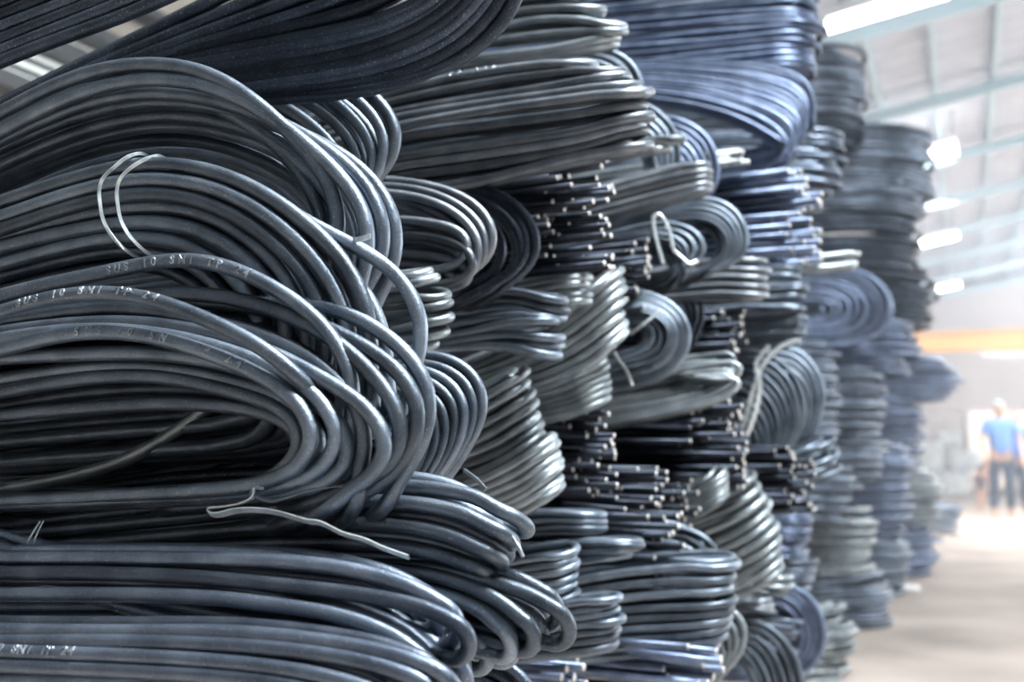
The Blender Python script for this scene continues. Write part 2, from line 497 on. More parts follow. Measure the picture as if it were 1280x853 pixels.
# fluorescent tubes under the roof
TUBES = [((1034, 34), (1184, 4), 'nearest bright tube lamp at the top of the frame, above the tall stack'),
         ((1160, 197), (1196, 186), 'second bright tube lamp, level with the upper far stacks'),
         ((1148, 306), (1197, 292), 'third bright tube lamp, halfway down the ceiling beside the dark stack'),
         ((1172, 362), (1200, 356), 'short bright tube lamp just below the third one'),
         ((1158, 409), (1198, 398), 'bright tube lamp just above the left end of the orange crane girder'),
         ((1226, 413), (1286, 399), 'bright tube lamp right of the stacks, just above the orange crane girder')]
for (a, b, lab) in TUBES:
    def hit(p):
        r = ray(*p); tt = (roof_z(0) - .42 - CAM_H) / (r[2] - .18 * r[0]); return C0 + r * tt
    A, B = hit(a), hit(b)
    B[1] = A[1]
    root = thing('ceiling_lamp', lab, 'lamp', A, 'tube lamps under the roof')
    rr = .045
    P = np.array([A + (B - A) * t for t in np.linspace(0, 1, 4)])
    v, f = tube_geo(P, rr, 10)
    mesh_obj('lamp_tube', v, f, M['tube'], root, True, None, A)
    v, f = tube_geo(P + np.array([0, 0, rr + .03]), 0, 4, flat=(.03, .07))
    mesh_obj('housing', v, f, M['white'], root, False, None, A)
    for q in (.12, .88):
        c = A + (B - A) * q
        v, f = tube_geo(np.array([c + (0, 0, .1), c + (0, 0, .44)]), .006, 6)
        mesh_obj('hanger', v, f, M['girt'], root, False, None, A)
# dust and mist in the air further down the hall
hm = bpy.data.materials.new('haze'); hm.use_nodes = True
hn = hm.node_tree; hn.nodes.remove(hn.nodes['Principled BSDF'])
vs_ = hn.nodes.new('ShaderNodeVolumeScatter'); vs_.inputs['Color'].default_value = (.72, .86, 1, 1); vs_.inputs['Density'].default_value = .028
vs_.inputs['Anisotropy'].default_value = .3
hn.links.new(vs_.outputs[0], hn.nodes['Material Output'].inputs['Volume'])
hz = box('haze', -3.98, 7.9, 2.6, YB - .1, .005, 3.6, hm); hz['kind'] = 'stuff'; hz['label'] = 'pale haze hanging in the air of the hall'
hz['category'] = 'haze'
# ------------------------------------------------------------------ the near bundles, rod by rod
# A: big dark bundle sweeping up out of the frame (top)
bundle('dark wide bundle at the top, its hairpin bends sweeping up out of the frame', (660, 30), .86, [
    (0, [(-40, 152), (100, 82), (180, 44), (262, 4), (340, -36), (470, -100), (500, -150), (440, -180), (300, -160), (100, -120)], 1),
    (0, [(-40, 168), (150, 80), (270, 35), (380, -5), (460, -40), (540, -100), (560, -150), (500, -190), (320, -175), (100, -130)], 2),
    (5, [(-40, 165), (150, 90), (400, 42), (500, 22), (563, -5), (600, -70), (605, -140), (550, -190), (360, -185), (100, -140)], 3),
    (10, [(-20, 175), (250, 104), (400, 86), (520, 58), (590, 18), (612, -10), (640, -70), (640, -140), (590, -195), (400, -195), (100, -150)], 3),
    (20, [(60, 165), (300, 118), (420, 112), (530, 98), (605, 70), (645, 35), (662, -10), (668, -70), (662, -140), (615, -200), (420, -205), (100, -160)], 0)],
    19, 'steel_shaded', layers=2, tail=.25, rtail=0, wob=.08, jit=.1)
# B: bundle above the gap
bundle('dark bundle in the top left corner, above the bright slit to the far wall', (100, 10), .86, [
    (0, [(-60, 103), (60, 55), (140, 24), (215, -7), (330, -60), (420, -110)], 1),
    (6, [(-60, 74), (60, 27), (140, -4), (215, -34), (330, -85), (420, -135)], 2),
    (10, [(-60, 30), (60, -18), (140, -48), (250, -90), (330, -120)], 0)], 17, 'steel_shaded', layers=1, tail=.3, rtail=0, wob=.04)
# C: arched bundle behind
C_ = bundle('arched bundle just under the dark top bundle, tip at its right drooping', (500, 170), .95, [
    (0, [(-40, 175), (60, 112), (150, 70), (250, 54), (340, 62), (430, 92), (488, 138), (506, 172), (498, 200), (470, 225)], 1),
    (-5, [(-40, 190), (60, 130), (150, 88), (250, 72), (330, 84), (410, 118), (458, 160), (476, 195), (470, 225), (440, 250)], 1),
    (-10, [(-40, 208), (60, 150), (150, 112), (240, 100), (320, 118), (390, 155), (432, 200), (440, 235), (425, 262)], 1),
    (0, [(-40, 230), (60, 180), (150, 150), (240, 145), (310, 165), (360, 205), (385, 245), (380, 275)], 0)],
    16.5, 'steel', layers=2, tail=.25, rtail=.25, wob=.1, dlay=2.2)
# D: front arch with two bright top rods
D_ = bundle('large open arch of bent rods over the strapped bundle, two bright rods on top', (500, 280), .73, [
    (0, [(-60, 172), (0, 143), (80, 103), (163, 82), (258, 90), (340, 143), (408, 218), (428, 270), (425, 300), (405, 345)], 0),
    (0, [(-60, 196), (0, 166), (80, 125), (150, 103), (220, 100), (300, 122), (370, 170), (440, 235), (462, 275), (466, 310), (450, 350)], 0),
    (10, [(-60, 205), (0, 178), (90, 137), (170, 117), (250, 120), (340, 148), (420, 193), (472, 250), (484, 290), (476, 335), (440, 380)], 0),
    (24, [(-60, 210), (0, 184), (100, 144), (190, 126), (280, 135), (380, 168), (440, 200), (482, 240), (500, 290), (496, 333), (470, 375)], 0),
    (30, [(-60, 235), (0, 206), (100, 165), (190, 146), (270, 152), (360, 185), (420, 232), (448, 290), (450, 330), (430, 370)], 0),
    (85, [(-60, 262), (0, 238), (100, 195), (190, 175), (270, 180), (340, 205), (390, 245), (415, 300), (410, 350)], 0)],
    20.5, 'steel', layers=3, dlay=2.5, tail=.25, rtail=.25, wob=.05)
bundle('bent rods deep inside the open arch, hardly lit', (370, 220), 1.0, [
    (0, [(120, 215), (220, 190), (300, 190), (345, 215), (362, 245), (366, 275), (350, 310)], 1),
    (0, [(120, 235), (220, 205), (290, 200), (330, 215), (345, 245), (345, 280), (320, 310)], 0)], 15, 'steel_shaded', layers=3, tail=.3, rtail=.2, wob=.2)
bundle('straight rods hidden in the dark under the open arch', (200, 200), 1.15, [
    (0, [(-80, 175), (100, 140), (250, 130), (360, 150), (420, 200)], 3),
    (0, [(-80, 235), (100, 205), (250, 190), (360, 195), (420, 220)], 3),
    (0, [(-80, 300), (100, 270), (250, 250), (360, 250), (420, 260)], 0)], 15, 'steel_deep_shade', layers=2, tail=.3, rtail=.05, wob=.15)
# E: strapped bundle
E_ = bundle('thick bundle tied by two thin straps, bending down behind the front bundle', (430, 330), .72, [
    (0, [(-60, 275), (0, 253), (100, 221), (170, 205), (260, 212), (340, 247), (420, 313), (452, 360), (466, 420), (462, 470)], 0),
    (-2, [(-60, 292), (0, 272), (100, 238), (170, 224), (260, 232), (340, 272), (400, 330), (432, 385), (442, 440), (430, 480)], 0),
    (-3, [(-60, 306), (0, 288), (100, 256), (170, 242), (250, 250), (320, 285), (375, 335), (405, 385), (415, 440), (400, 480)], 0),
    (2, [(-60, 312), (0, 296), (100, 270), (170, 259), (240, 262), (300, 290), (350, 335), (378, 380), (388, 440), (375, 480)], 0),
    (-2, [(-60, 324), (0, 310), (100, 287), (165, 278), (235, 283), (290, 310), (335, 350), (355, 390), (362, 440), (350, 480)], 0),
    (0, [(-60, 345), (0, 331), (90, 307), (160, 297), (225, 303), (275, 330), (310, 368), (325, 400), (330, 450)], 0),
    (20, [(-60, 360), (0, 345), (90, 322), (160, 312), (220, 320), (265, 350), (295, 390), (300, 440)], 0)],
    20.5, 'steel', layers=5, tail=.3, rtail=.2, wob=.05, dlay=2.0, keep=True)
bundle('loose bent rods leaning out at the right of the strapped bundle', (530, 400), .71, [
    (0, [(-40, 285, 8), (80, 246, 8), (170, 226, 8), (260, 226, 6), (330, 246), (370, 268), (404, 291), (452, 311), (503, 345), (528, 385), (535, 415), (531, 440), (515, 470)], 0),
    (14, [(-40, 300), (80, 262), (170, 240), (260, 238), (330, 258), (370, 282), (404, 310), (440, 340), (470, 385), (486, 430), (484, 470)], 2),
    (22, [(-40, 310), (80, 275), (170, 255), (250, 255), (310, 275), (350, 300), (390, 345), (420, 400), (436, 450), (430, 480)], 0)], 19, 'steel', layers=1, tail=.35, rtail=.1, wob=.04)
for dx, dn in ((0, 0), (22, 3)):
    strap(E_, [(188 + dx, 199 + dn, 34), (182 + dx, 194 + dn, 18), (172 + dx, 192 + dn, 3), (158 + dx, 197 + dn, -7), (144 + dx, 208, -11), (128 + dx, 224, -9), (124 + dx, 238, -9), (125 + dx, 255, -9.5), (129 + dx, 275, -9), (140 + dx, 295, -8), (160 + dx, 315, -4), (180 + dx, 326, 6), (185 + dx, 327, 20)], .0011, .0005, 'strap', 'tie_strap')
strap(E_, [(438, 301, 12), (450, 299, 4), (463, 295, -2)], .0016, .0004, 'strap', 'strap_tail', 'short bright strap end poking out at the right')
# F: the big front bundle with rolling marks
F_ = bundle('big front bundle around a dark hollow, embossed rolling marks on its top rods', (545, 490), .66, [
    (6, [(-60, 388), (0, 370), (70, 353), (136, 340), (218, 324), (279, 331), (340, 358), (390, 392), (430, 440), (445, 490), (440, 530)], 0),      # 0 text
    (-14, [(-60, 410), (0, 391), (68, 371), (136, 366), (190, 374), (238, 391), (306, 422), (354, 453), (400, 500, 14), (425, 545, 40), (418, 580, 48)], 0),   # 1 text
    (4, [(-60, 408), (0, 401), (85, 388), (163, 384), (250, 400), (330, 420), (400, 455), (445, 500), (462, 545), (450, 590)], 0),
    (8, [(-60, 420), (0, 405), (100, 378), (190, 367), (272, 369), (340, 385), (420, 425), (479, 480), (506, 520), (512, 550), (490, 592), (430, 612)], 0),
    (14, [(-60, 424), (0, 409), (100, 390), (200, 378), (300, 380), (380, 398), (440, 424), (500, 460), (532, 500), (535, 525), (513, 572), (480, 608), (400, 640)], 0),
    (24, [(-60, 430), (0, 415), (150, 392), (280, 382), (380, 378), (440, 392), (500, 430), (535, 470), (545, 496), (536, 545), (500, 600)], 0),
    (0, [(-60, 427), (0, 416), (80, 406), (160, 403), (250, 414), (340, 440), (411, 478), (459, 508), (486, 538), (493, 563), (479, 592), (440, 612)], 0),
    (-9, [(-60, 457), (0, 438), (85, 416), (136, 412), (190, 419), (255, 438), (299, 456), (357, 482), (394, 515), (411, 549), (405, 573), (374, 595), (320, 608, 6), (180, 618, 20), (0, 628, 30)], 0),   # 7 text
    (-4, [(-60, 436), (0, 424), (110, 411), (218, 420), (326, 451), (391, 485), (430, 517), (444, 540), (437, 570), (411, 595), (360, 610, 4), (200, 622, 16), (0, 632, 26)], 0),
    (0, [(-60, 452), (0, 447), (100, 443), (200, 441), (290, 455), (370, 485), (430, 525), (458, 556), (455, 580), (420, 607), (340, 618, 6), (100, 630, 20)], 0),
    (8, [(-60, 503), (0, 491), (68, 478), (136, 470), (204, 469), (272, 485), (340, 502), (381, 520), (392, 548), (385, 570), (350, 598), (280, 614, 6), (100, 628, 20)], 0),
    (10, [(-60, 484), (0, 475), (100, 460), (200, 458), (300, 478), (370, 500), (415, 540), (415, 570), (380, 600), (300, 618, 6), (100, 630, 20)], 0),
    (14, [(-60, 528), (0, 519), (100, 511), (200, 504), (300, 508), (370, 525), (400, 550), (392, 578), (350, 605), (250, 622, 6), (60, 634, 20)], 0),
    (24, [(-60, 512), (0, 508), (100, 492), (200, 486), (300, 495), (380, 525), (425, 560), (420, 590), (380, 612), (250, 632)], 0),
    (70, [(-60, 628), (0, 613), (85, 597), (153, 577), (204, 550), (252, 516), (290, 480)], 0),
    (130, [(-60, 600), (0, 580), (100, 560), (180, 535), (240, 505), (280, 480)], 1),
    (150, [(-60, 560), (0, 540), (100, 520), (200, 498), (280, 480)], 0),
    (120, [(-60, 640), (60, 625), (160, 612), (280, 590), (340, 560), (380, 515), (385, 480)], 1),
    (140, [(-60, 622), (60, 605), (160, 588), (260, 560), (310, 530), (340, 490)], 0)],
    21.3, 'steel', layers=1, tail=.3, rtail=.2, wob=.03, keep=True, sides=16)
F_['obs'][14].data.materials[0] = M['steel_light']
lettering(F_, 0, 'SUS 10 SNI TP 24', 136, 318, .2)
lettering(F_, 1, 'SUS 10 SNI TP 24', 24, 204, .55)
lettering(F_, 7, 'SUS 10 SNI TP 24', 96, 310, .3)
# filler rows of the same pile, lying straight in the dark behind the hollows
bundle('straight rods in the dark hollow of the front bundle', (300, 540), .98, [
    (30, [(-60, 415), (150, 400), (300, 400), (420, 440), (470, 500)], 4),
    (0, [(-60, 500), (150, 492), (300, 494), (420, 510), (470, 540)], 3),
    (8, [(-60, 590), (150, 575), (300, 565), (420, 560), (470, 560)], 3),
    (0, [(-60, 655), (150, 650), (300, 640), (420, 620), (480, 590)], 0)], 18, 'steel_deep_shade', layers=2, tail=.3, rtail=.05, wob=.2)
bundle('rods added behind the marked top rods of the front bundle, shading its hollow', (400, 430), .72, [  # unseen back rods added to keep top light out of the hollow
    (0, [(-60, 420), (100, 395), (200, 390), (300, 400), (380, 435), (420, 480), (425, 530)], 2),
    (0, [(-60, 478), (100, 462), (200, 458), (300, 470), (370, 500), (395, 540)], 0)], 20, 'steel_shaded', layers=5, tail=.3, rtail=.1, wob=.1, dlay=1.5)
# G: bundle with the loose bright strap
G_ = bundle('bundle crossed by a long loose bright strap, below the front bundle', (650, 660), .67, [
    (10, [(-60, 672), (0, 660), (150, 640), (350, 618), (418, 611), (503, 607), (588, 616), (632, 632), (650, 652), (654, 664)], 0),
    (2, [(-60, 684), (0, 672), (150, 655), (350, 634), (418, 628), (490, 628), (560, 636), (612, 652), (636, 672), (641, 684)], 0),
    (10, [(-60, 690), (0, 680), (150, 665), (350, 648), (418, 642), (490, 642), (560, 650), (600, 664), (624, 682), (630, 692)], 0),
    (0, [(-60, 700), (0, 690), (150, 676), (300, 662), (400, 655), (486, 655), (560, 667), (605, 684), (624, 700), (628, 706)], 0),
    (12, [(-60, 706), (0, 697), (150, 686), (300, 674), (400, 668), (486, 670), (560, 682), (600, 698), (615, 708)], 0),
    (4, [(-60, 716), (0, 706), (150, 694), (300, 682), (400, 678), (500, 682), (560, 694), (600, 708), (617, 718)], 0),
    (14, [(-60, 722), (0, 716), (150, 704), (300, 694), (400, 692), (500, 697), (560, 708), (590, 718)], 0)],
    20.5, 'steel', layers=3, ret=(13, -.5), tail=.3, rtail=.4, wob=.03, sides=16, dlay=2.2)
strap(G_, [(330, 610, -40), (318, 611, -41), (314, 617, -42), (322, 622, -43), (340, 627, -42), (360, 621, -40), (400, 610, -34), (460, 606, -28)], .0011, .0003, 'strap_dark')
strap(G_, [(318, 612, -42), (316, 622, -44), (300, 630, -44), (276, 634, -44), (262, 636, -44), (261, 641, -45), (270, 644, -46), (300, 638, -46), (340, 640, -44), (385, 652, -43), (400, 654, -43), (430, 668, -42), (455, 675, -41), (480, 686, -40), (511, 697, -39)], .0022, .0004, 'strap', 'loose_strap', 'long loose bright strap with a folded loop at its left end')
strap(G_, [(36, 690, -32), (34, 680, -37), (40, 668, -37), (50, 652, -32)], .0011, .0004, 'strap', 'tie_strap')
strap(G_, [(43, 690, -32), (42, 680, -37), (46, 668, -37), (54, 652, -32)], .0011, .0004, 'strap', 'tie_strap')
strap(G_, [(640, 672, -6), (648, 684, -12), (654, 697, -12)], .0012, .0004, 'strap', 'strap_tail')
strap(G_, [(580, 588, -6), (596, 600, -10), (607, 612, -14)], .0011, .0004, 'strap_dark', 'strap_tail')
# H: bundle sticking out furthest at the bottom
bundle('bundle whose hairpin tips stick out furthest to the right near the bottom', (715, 775), .66, [
    (12, [(100, 702), (300, 698), (450, 698), (588, 706), (647, 722), (688, 742), (702, 757)], 0),
    (4, [(100, 712), (300, 707), (450, 708), (540, 710), (605, 725), (677, 746), (708, 766), (716, 778)], 0),
    (14, [(100, 730), (300, 720), (450, 722), (540, 726), (600, 740), (656, 760), (684, 778)], 0),
    (0, [(100, 718), (300, 706), (400, 706), (469, 711), (558, 722), (617, 746), (658, 774), (673, 796)], 0),
    (8, [(100, 738), (300, 722), (400, 722), (480, 728), (560, 742), (612, 764), (646, 792)], 0),
    (0, [(100, 744), (300, 732), (400, 730), (480, 732), (543, 740), (600, 760), (632, 785), (641, 806)], 0),
    (10, [(100, 760), (300, 755), (450, 755), (540, 768), (590, 790), (612, 814)], 0)],
    20, 'steel', layers=3, ret=(12, -1.15), tail=.35, rtail=.4, wob=.03, sides=16, dlay=2.2)
# I: bundle at lower left
bundle('lower left bundle of long level rods bending down at its right end', (600, 790), .62, [
    (0, [(-60, 696), (0, 698), (150, 698), (350, 702), (439, 712), (513, 732), (558, 754), (577, 774)], 0),
    (10, [(-60, 690), (0, 690), (150, 690), (350, 696), (460, 718), (530, 748), (556, 772)], 0),
    (-6, [(-60, 716), (0, 718), (150, 718), (250, 722), (350, 732), (469, 746), (552, 764), (582, 780), (592, 794)], 0),
    (-2, [(-60, 722), (0, 724), (150, 726), (300, 734), (370, 752), (440, 776), (484, 804), (502, 838)], 0),
    (-10, [(-60, 744), (0, 744), (150, 744), (270, 748), (350, 757), (424, 768), (484, 788), (528, 814), (547, 838)], 0),
    (4, [(-60, 735), (0, 736), (200, 738), (350, 744), (450, 764), (520, 794), (548, 820), (560, 845)], 0),
    (10, [(-60, 760), (0, 760), (200, 758), (350, 758), (470, 772), (540, 798), (572, 822), (586, 850)], 0),
    (12, [(-60, 768), (0, 767), (200, 765), (350, 768), (460, 784), (520, 812), (548, 845)], 0),
    (6, [(-60, 776), (0, 774), (200, 772), (350, 777), (440, 792), (500, 820), (520, 850)], 0)],
    21.5, 'steel_cool', layers=3, ret=(13, -1.2), tail=.3, rtail=.4, wob=.03, sides=16, dlay=2.2)
# J: bottom bundle
J_ = bundle('bottom left bundle, its brightest rods running out of the bottom edge', (580, 850), .58, [
    (0, [(-60, 787), (0, 789), (150, 791), (300, 792), (400, 802), (500, 820), (570, 848), (592, 868)], 0),
    (-4, [(-60, 803), (0, 803), (150, 803), (300, 808), (400, 818), (490, 836), (550, 862), (570, 880)], 0),
    (-8, [(-60, 808), (0, 815), (150, 820), (300, 830), (400, 844), (470, 864), (520, 890)], 0),
    (-10, [(-60, 830), (0, 832), (150, 838), (300, 848), (400, 864), (450, 885)], 0),
    (-8, [(-60, 850), (0, 850), (150, 853), (300, 862), (400, 880)], 0),
    (4, [(-60, 868), (0, 868), (150, 870), (300, 880)], 0)],
    23, 'steel_cool', layers=3, ret=(16, -1.0), tail=.3, rtail=.4, wob=.02, keep=True, sides=16)
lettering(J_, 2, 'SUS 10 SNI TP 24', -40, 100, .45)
# ------------------------------------------------------------------ middle distance, bundle by bundle
K_ = bundle('open hairpins with rusty bright spots, right of the big arch', (720 - 100, 300), 1.05, [
    (0, [(380, 240), (430, 228), (479, 225), (537, 232), (588, 252), (613, 278), (618, 302), (605, 330), (560, 350)], 1),
    (-6, [(380, 250), (430, 243), (479, 241), (537, 250), (575, 270), (598, 300), (600, 325), (580, 350), (540, 362)], 1),
    (4, [(380, 262), (440, 250), (480, 250), (520, 262), (560, 290), (585, 322), (582, 345), (550, 360)], 0),
    (-10, [(380, 290), (440, 278), (500, 275), (545, 280), (580, 292), (588, 310), (575, 330), (530, 340)], 0),
    (-10, [(380, 305), (440, 298), (500, 293), (554, 299), (586, 313), (596, 330), (585, 348), (540, 358)], 0),
    (-8, [(380, 325), (440, 318), (500, 316), (554, 323), (588, 336), (592, 348), (570, 360), (520, 362)], 0),
    (-4, [(380, 345), (440, 332), (500, 330), (550, 338), (575, 350), (565, 362), (520, 366)], 0)],
    12.5, 'steel_warm', layers=2, tail=.4, rtail=.3, wob=.05)
bundle('dark hairpins arching behind the rusty-spotted ones', (670, 300), 1.2, [
    (0, [(400, 240), (500, 222), (547, 224), (608, 238), (649, 264), (670, 296), (667, 330), (640, 350)], 2),
    (0, [(400, 255), (500, 240), (560, 245), (610, 262), (640, 290), (648, 320), (632, 345), (600, 360)], 0)], 12, 'steel_shaded', layers=2, tail=.5, rtail=.3, wob=.2)
L_ = bundle('wide flat bundle with bright bare tips, under the dark top bundle', (812, 130), 1.12, [
    (0, [(380, 152), (485, 118), (560, 98), (638, 86), (700, 80), (735, 84)], 0),
    (0, [(380, 158), (485, 128), (600, 104), (680, 92), (740, 88), (775, 95)], 0),
    (0, [(380, 170), (485, 142), (600, 122), (690, 108), (760, 96), (778, 101)], 1),
    (-8, [(380, 190), (490, 160), (600, 140), (700, 126), (780, 116), (813, 121)], 0),
    (-4, [(380, 205), (490, 175), (620, 156), (730, 142), (790, 132), (810, 136)], 0),
    (-4, [(380, 222), (490, 198), (620, 178), (730, 162), (790, 146), (812, 148)], 1),
    (0, [(380, 245), (490, 222), (620, 205), (730, 184), (780, 166), (806, 163)], 0),
    (0, [(380, 262), (490, 242), (620, 222), (720, 196), (790, 184), (812, 181)], 0)],
    14, 'steel_warm', layers=2, ret=(24, .25), tail=.15, wob=.05)
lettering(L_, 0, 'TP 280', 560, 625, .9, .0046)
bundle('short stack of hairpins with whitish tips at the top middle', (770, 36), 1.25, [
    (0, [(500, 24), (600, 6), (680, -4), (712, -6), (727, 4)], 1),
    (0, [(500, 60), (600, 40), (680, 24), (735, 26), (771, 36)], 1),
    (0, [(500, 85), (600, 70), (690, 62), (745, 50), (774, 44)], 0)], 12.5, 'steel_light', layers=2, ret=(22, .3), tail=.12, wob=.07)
bundle('grey hairpins curving down behind the whitish tips', (800, 95), 1.5, [
    (0, [(600, 80), (700, 62), (755, 62), (785, 76), (801, 100), (803, 125), (790, 150)], 3),
    (0, [(600, 110), (690, 95), (735, 92), (760, 105), (772, 125), (770, 150)], 0)], 9.5, 'steel', layers=2, tail=.15, rtail=.2, wob=.07)
bundle('thin dark curve of rods hanging behind the bright bare tips', (850, 160), 1.75, [
    (0, [(660, 130), (760, 120), (815, 135), (842, 160), (850, 190), (846, 220)], 3),
    (0, [(660, 160), (740, 150), (790, 160), (815, 180), (820, 205)], 0)], 8, 'steel', layers=2, tail=.5, rtail=.2, wob=.07)
bundle('blue-grey ring of rods standing left of the blued straight ends', (897, 200), 1.9, [
    (0, [(700, 170), (800, 145), (850, 150), (885, 172), (897, 205), (892, 240), (870, 262)], 5),
    (0, [(700, 200), (790, 185), (830, 190), (850, 210), (852, 235), (840, 255)], 0)], 7.5, 'steel_blue', layers=2, tail=.6, rtail=.3, wob=.05)
bundle('single slim hairpin row with a white tip below the bare tips', (852, 172), 1.5, [
    (0, [(680, 200), (760, 188), (820, 172), (850, 172)], 1), (0, [(680, 212), (760, 200), (800, 190), (830, 188)], 0)], 10, 'steel_light', layers=1, ret=(15, .2), tail=.5)
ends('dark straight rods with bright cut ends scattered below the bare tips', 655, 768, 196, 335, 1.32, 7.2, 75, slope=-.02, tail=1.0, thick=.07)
ends('a few cut rod ends beside the flat loop of the white wire', 778, 815, 300, 385, 1.6, 7, 28, tail=.8)
# two crossed flat bundles in the middle
bundle('flat bundle of hairpins with a rolling mark, left of the slanting stack', (697, 390), 1.22, [
    (0, [(480, 398), (540, 376), (588, 367), (649, 366), (690, 378), (700, 388)], 1),
    (0, [(480, 415), (540, 396), (600, 388), (650, 386), (680, 398), (692, 404)], 1),
    (-6, [(480, 440), (540, 424), (600, 412), (650, 402), (684, 404), (690, 408)], 1),
    (-8, [(480, 445), (540, 438), (600, 432), (650, 435), (680, 446), (690, 453)], 0)],
    12, 'steel', layers=2, ret=(22, .1), tail=.5, wob=.05)
bundle('upper flat bundle of six level rods behind the marked flat bundle', (730, 355), 1.36, [
    (0, [(500, 400), (605, 362), (680, 344), (715, 340), (727, 344)], 4),
    (0, [(500, 428), (605, 402), (680, 384), (715, 378), (730, 380)], 0)], 10.5, 'steel_light', layers=2, ret=(20, .1), tail=.5, wob=.05)
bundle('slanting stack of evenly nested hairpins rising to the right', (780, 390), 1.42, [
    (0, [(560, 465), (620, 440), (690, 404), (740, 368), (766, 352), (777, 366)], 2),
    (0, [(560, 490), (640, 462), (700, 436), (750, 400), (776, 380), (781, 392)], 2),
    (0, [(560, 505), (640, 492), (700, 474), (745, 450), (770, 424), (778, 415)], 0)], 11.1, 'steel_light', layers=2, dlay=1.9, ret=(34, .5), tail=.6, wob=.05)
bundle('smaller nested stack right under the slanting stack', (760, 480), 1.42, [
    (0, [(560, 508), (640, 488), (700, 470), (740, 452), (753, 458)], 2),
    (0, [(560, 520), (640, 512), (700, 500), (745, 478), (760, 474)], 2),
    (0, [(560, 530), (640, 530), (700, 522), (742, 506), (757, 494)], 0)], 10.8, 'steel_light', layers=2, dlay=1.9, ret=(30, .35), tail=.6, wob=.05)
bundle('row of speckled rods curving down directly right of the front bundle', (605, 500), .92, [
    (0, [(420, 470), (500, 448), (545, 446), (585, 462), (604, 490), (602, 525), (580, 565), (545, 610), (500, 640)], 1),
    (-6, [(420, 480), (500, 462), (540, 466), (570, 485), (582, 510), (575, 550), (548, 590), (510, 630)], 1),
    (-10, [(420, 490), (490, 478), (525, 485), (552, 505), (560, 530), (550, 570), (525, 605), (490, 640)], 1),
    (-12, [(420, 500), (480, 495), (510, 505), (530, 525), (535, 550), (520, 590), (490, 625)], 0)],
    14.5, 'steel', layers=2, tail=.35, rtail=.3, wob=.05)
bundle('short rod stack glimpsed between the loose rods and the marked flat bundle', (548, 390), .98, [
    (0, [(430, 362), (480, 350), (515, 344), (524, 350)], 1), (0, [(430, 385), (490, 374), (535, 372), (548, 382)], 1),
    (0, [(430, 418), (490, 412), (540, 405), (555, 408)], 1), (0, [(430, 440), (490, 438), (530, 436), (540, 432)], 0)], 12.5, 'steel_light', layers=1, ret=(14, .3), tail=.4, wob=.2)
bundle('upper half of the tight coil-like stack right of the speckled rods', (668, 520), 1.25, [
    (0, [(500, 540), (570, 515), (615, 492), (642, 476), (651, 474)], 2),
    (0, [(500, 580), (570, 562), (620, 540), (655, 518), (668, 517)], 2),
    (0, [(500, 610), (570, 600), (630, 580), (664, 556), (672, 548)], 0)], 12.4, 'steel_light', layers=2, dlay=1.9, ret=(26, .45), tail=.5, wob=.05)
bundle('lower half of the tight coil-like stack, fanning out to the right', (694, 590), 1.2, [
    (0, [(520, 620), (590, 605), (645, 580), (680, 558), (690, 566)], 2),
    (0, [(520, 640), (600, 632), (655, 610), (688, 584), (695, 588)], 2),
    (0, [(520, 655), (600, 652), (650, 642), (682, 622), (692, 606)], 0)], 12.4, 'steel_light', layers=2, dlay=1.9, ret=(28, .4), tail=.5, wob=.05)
bundle('thin flat bundle with one long pointed tip below the coil-like stack', (792, 688), 1.3, [
    (0, [(500, 662), (570, 650), (650, 643), (709, 642), (744, 650), (750, 657)], 1),
    (0, [(500, 680), (570, 672), (650, 666), (720, 662), (752, 671)], 0),
    (-8, [(500, 702), (600, 696), (694, 684), (750, 680), (780, 683), (793, 688)], 1),
    (-6, [(500, 715), (600, 712), (680, 704), (740, 700), (770, 694), (788, 691)], 0)], 11, 'steel', layers=2, ret=(24, 0), tail=.5, wob=.05)
bundle('small drooping bundle behind the furthest tips near the bottom', (718, 725), 1.22, [
    (0, [(520, 722), (600, 712), (660, 700), (696, 697), (714, 708)], 2), (0, [(520, 742), (600, 738), (660, 734), (705, 726), (718, 722)], 1),
    (0, [(520, 765), (600, 762), (660, 758), (700, 752), (716, 745)], 0)], 11, 'steel', layers=2, ret=(18, .3), tail=.5, wob=.07)
bundle('level flat bundle above the dark loops at the bottom', (770, 785), 1.2, [
    (0, [(520, 785), (620, 770), (700, 758), (745, 752), (769, 757)], 2), (0, [(520, 800), (620, 792), (700, 785), (755, 780), (772, 784)], 2),
    (0, [(520, 835), (620, 826), (700, 818), (750, 812), (768, 806)], 0)], 11.3, 'steel', layers=2, ret=(20, .1), tail=.5, wob=.05)
bundle('dark loops at the bottom edge, left of the blued rod ends', (668, 850), .95, [
    (0, [(480, 835), (560, 822), (610, 824), (645, 840), (664, 866), (660, 890)], 1), (0, [(480, 860), (560, 842), (600, 848), (630, 870), (635, 900)], 0)], 14.5, 'steel_shaded', layers=2, tail=.4, rtail=.2, wob=.07)
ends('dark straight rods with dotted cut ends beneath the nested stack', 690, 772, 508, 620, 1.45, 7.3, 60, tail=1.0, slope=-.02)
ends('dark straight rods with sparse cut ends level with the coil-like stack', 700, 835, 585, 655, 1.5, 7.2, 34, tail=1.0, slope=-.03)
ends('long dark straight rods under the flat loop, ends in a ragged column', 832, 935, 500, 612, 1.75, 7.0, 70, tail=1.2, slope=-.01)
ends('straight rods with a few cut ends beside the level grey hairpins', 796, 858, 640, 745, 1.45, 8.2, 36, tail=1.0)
ends('second column of cut rod ends further along the long dark rods', 800, 880, 600, 662, 1.65, 7.2, 30, tail=1.0)
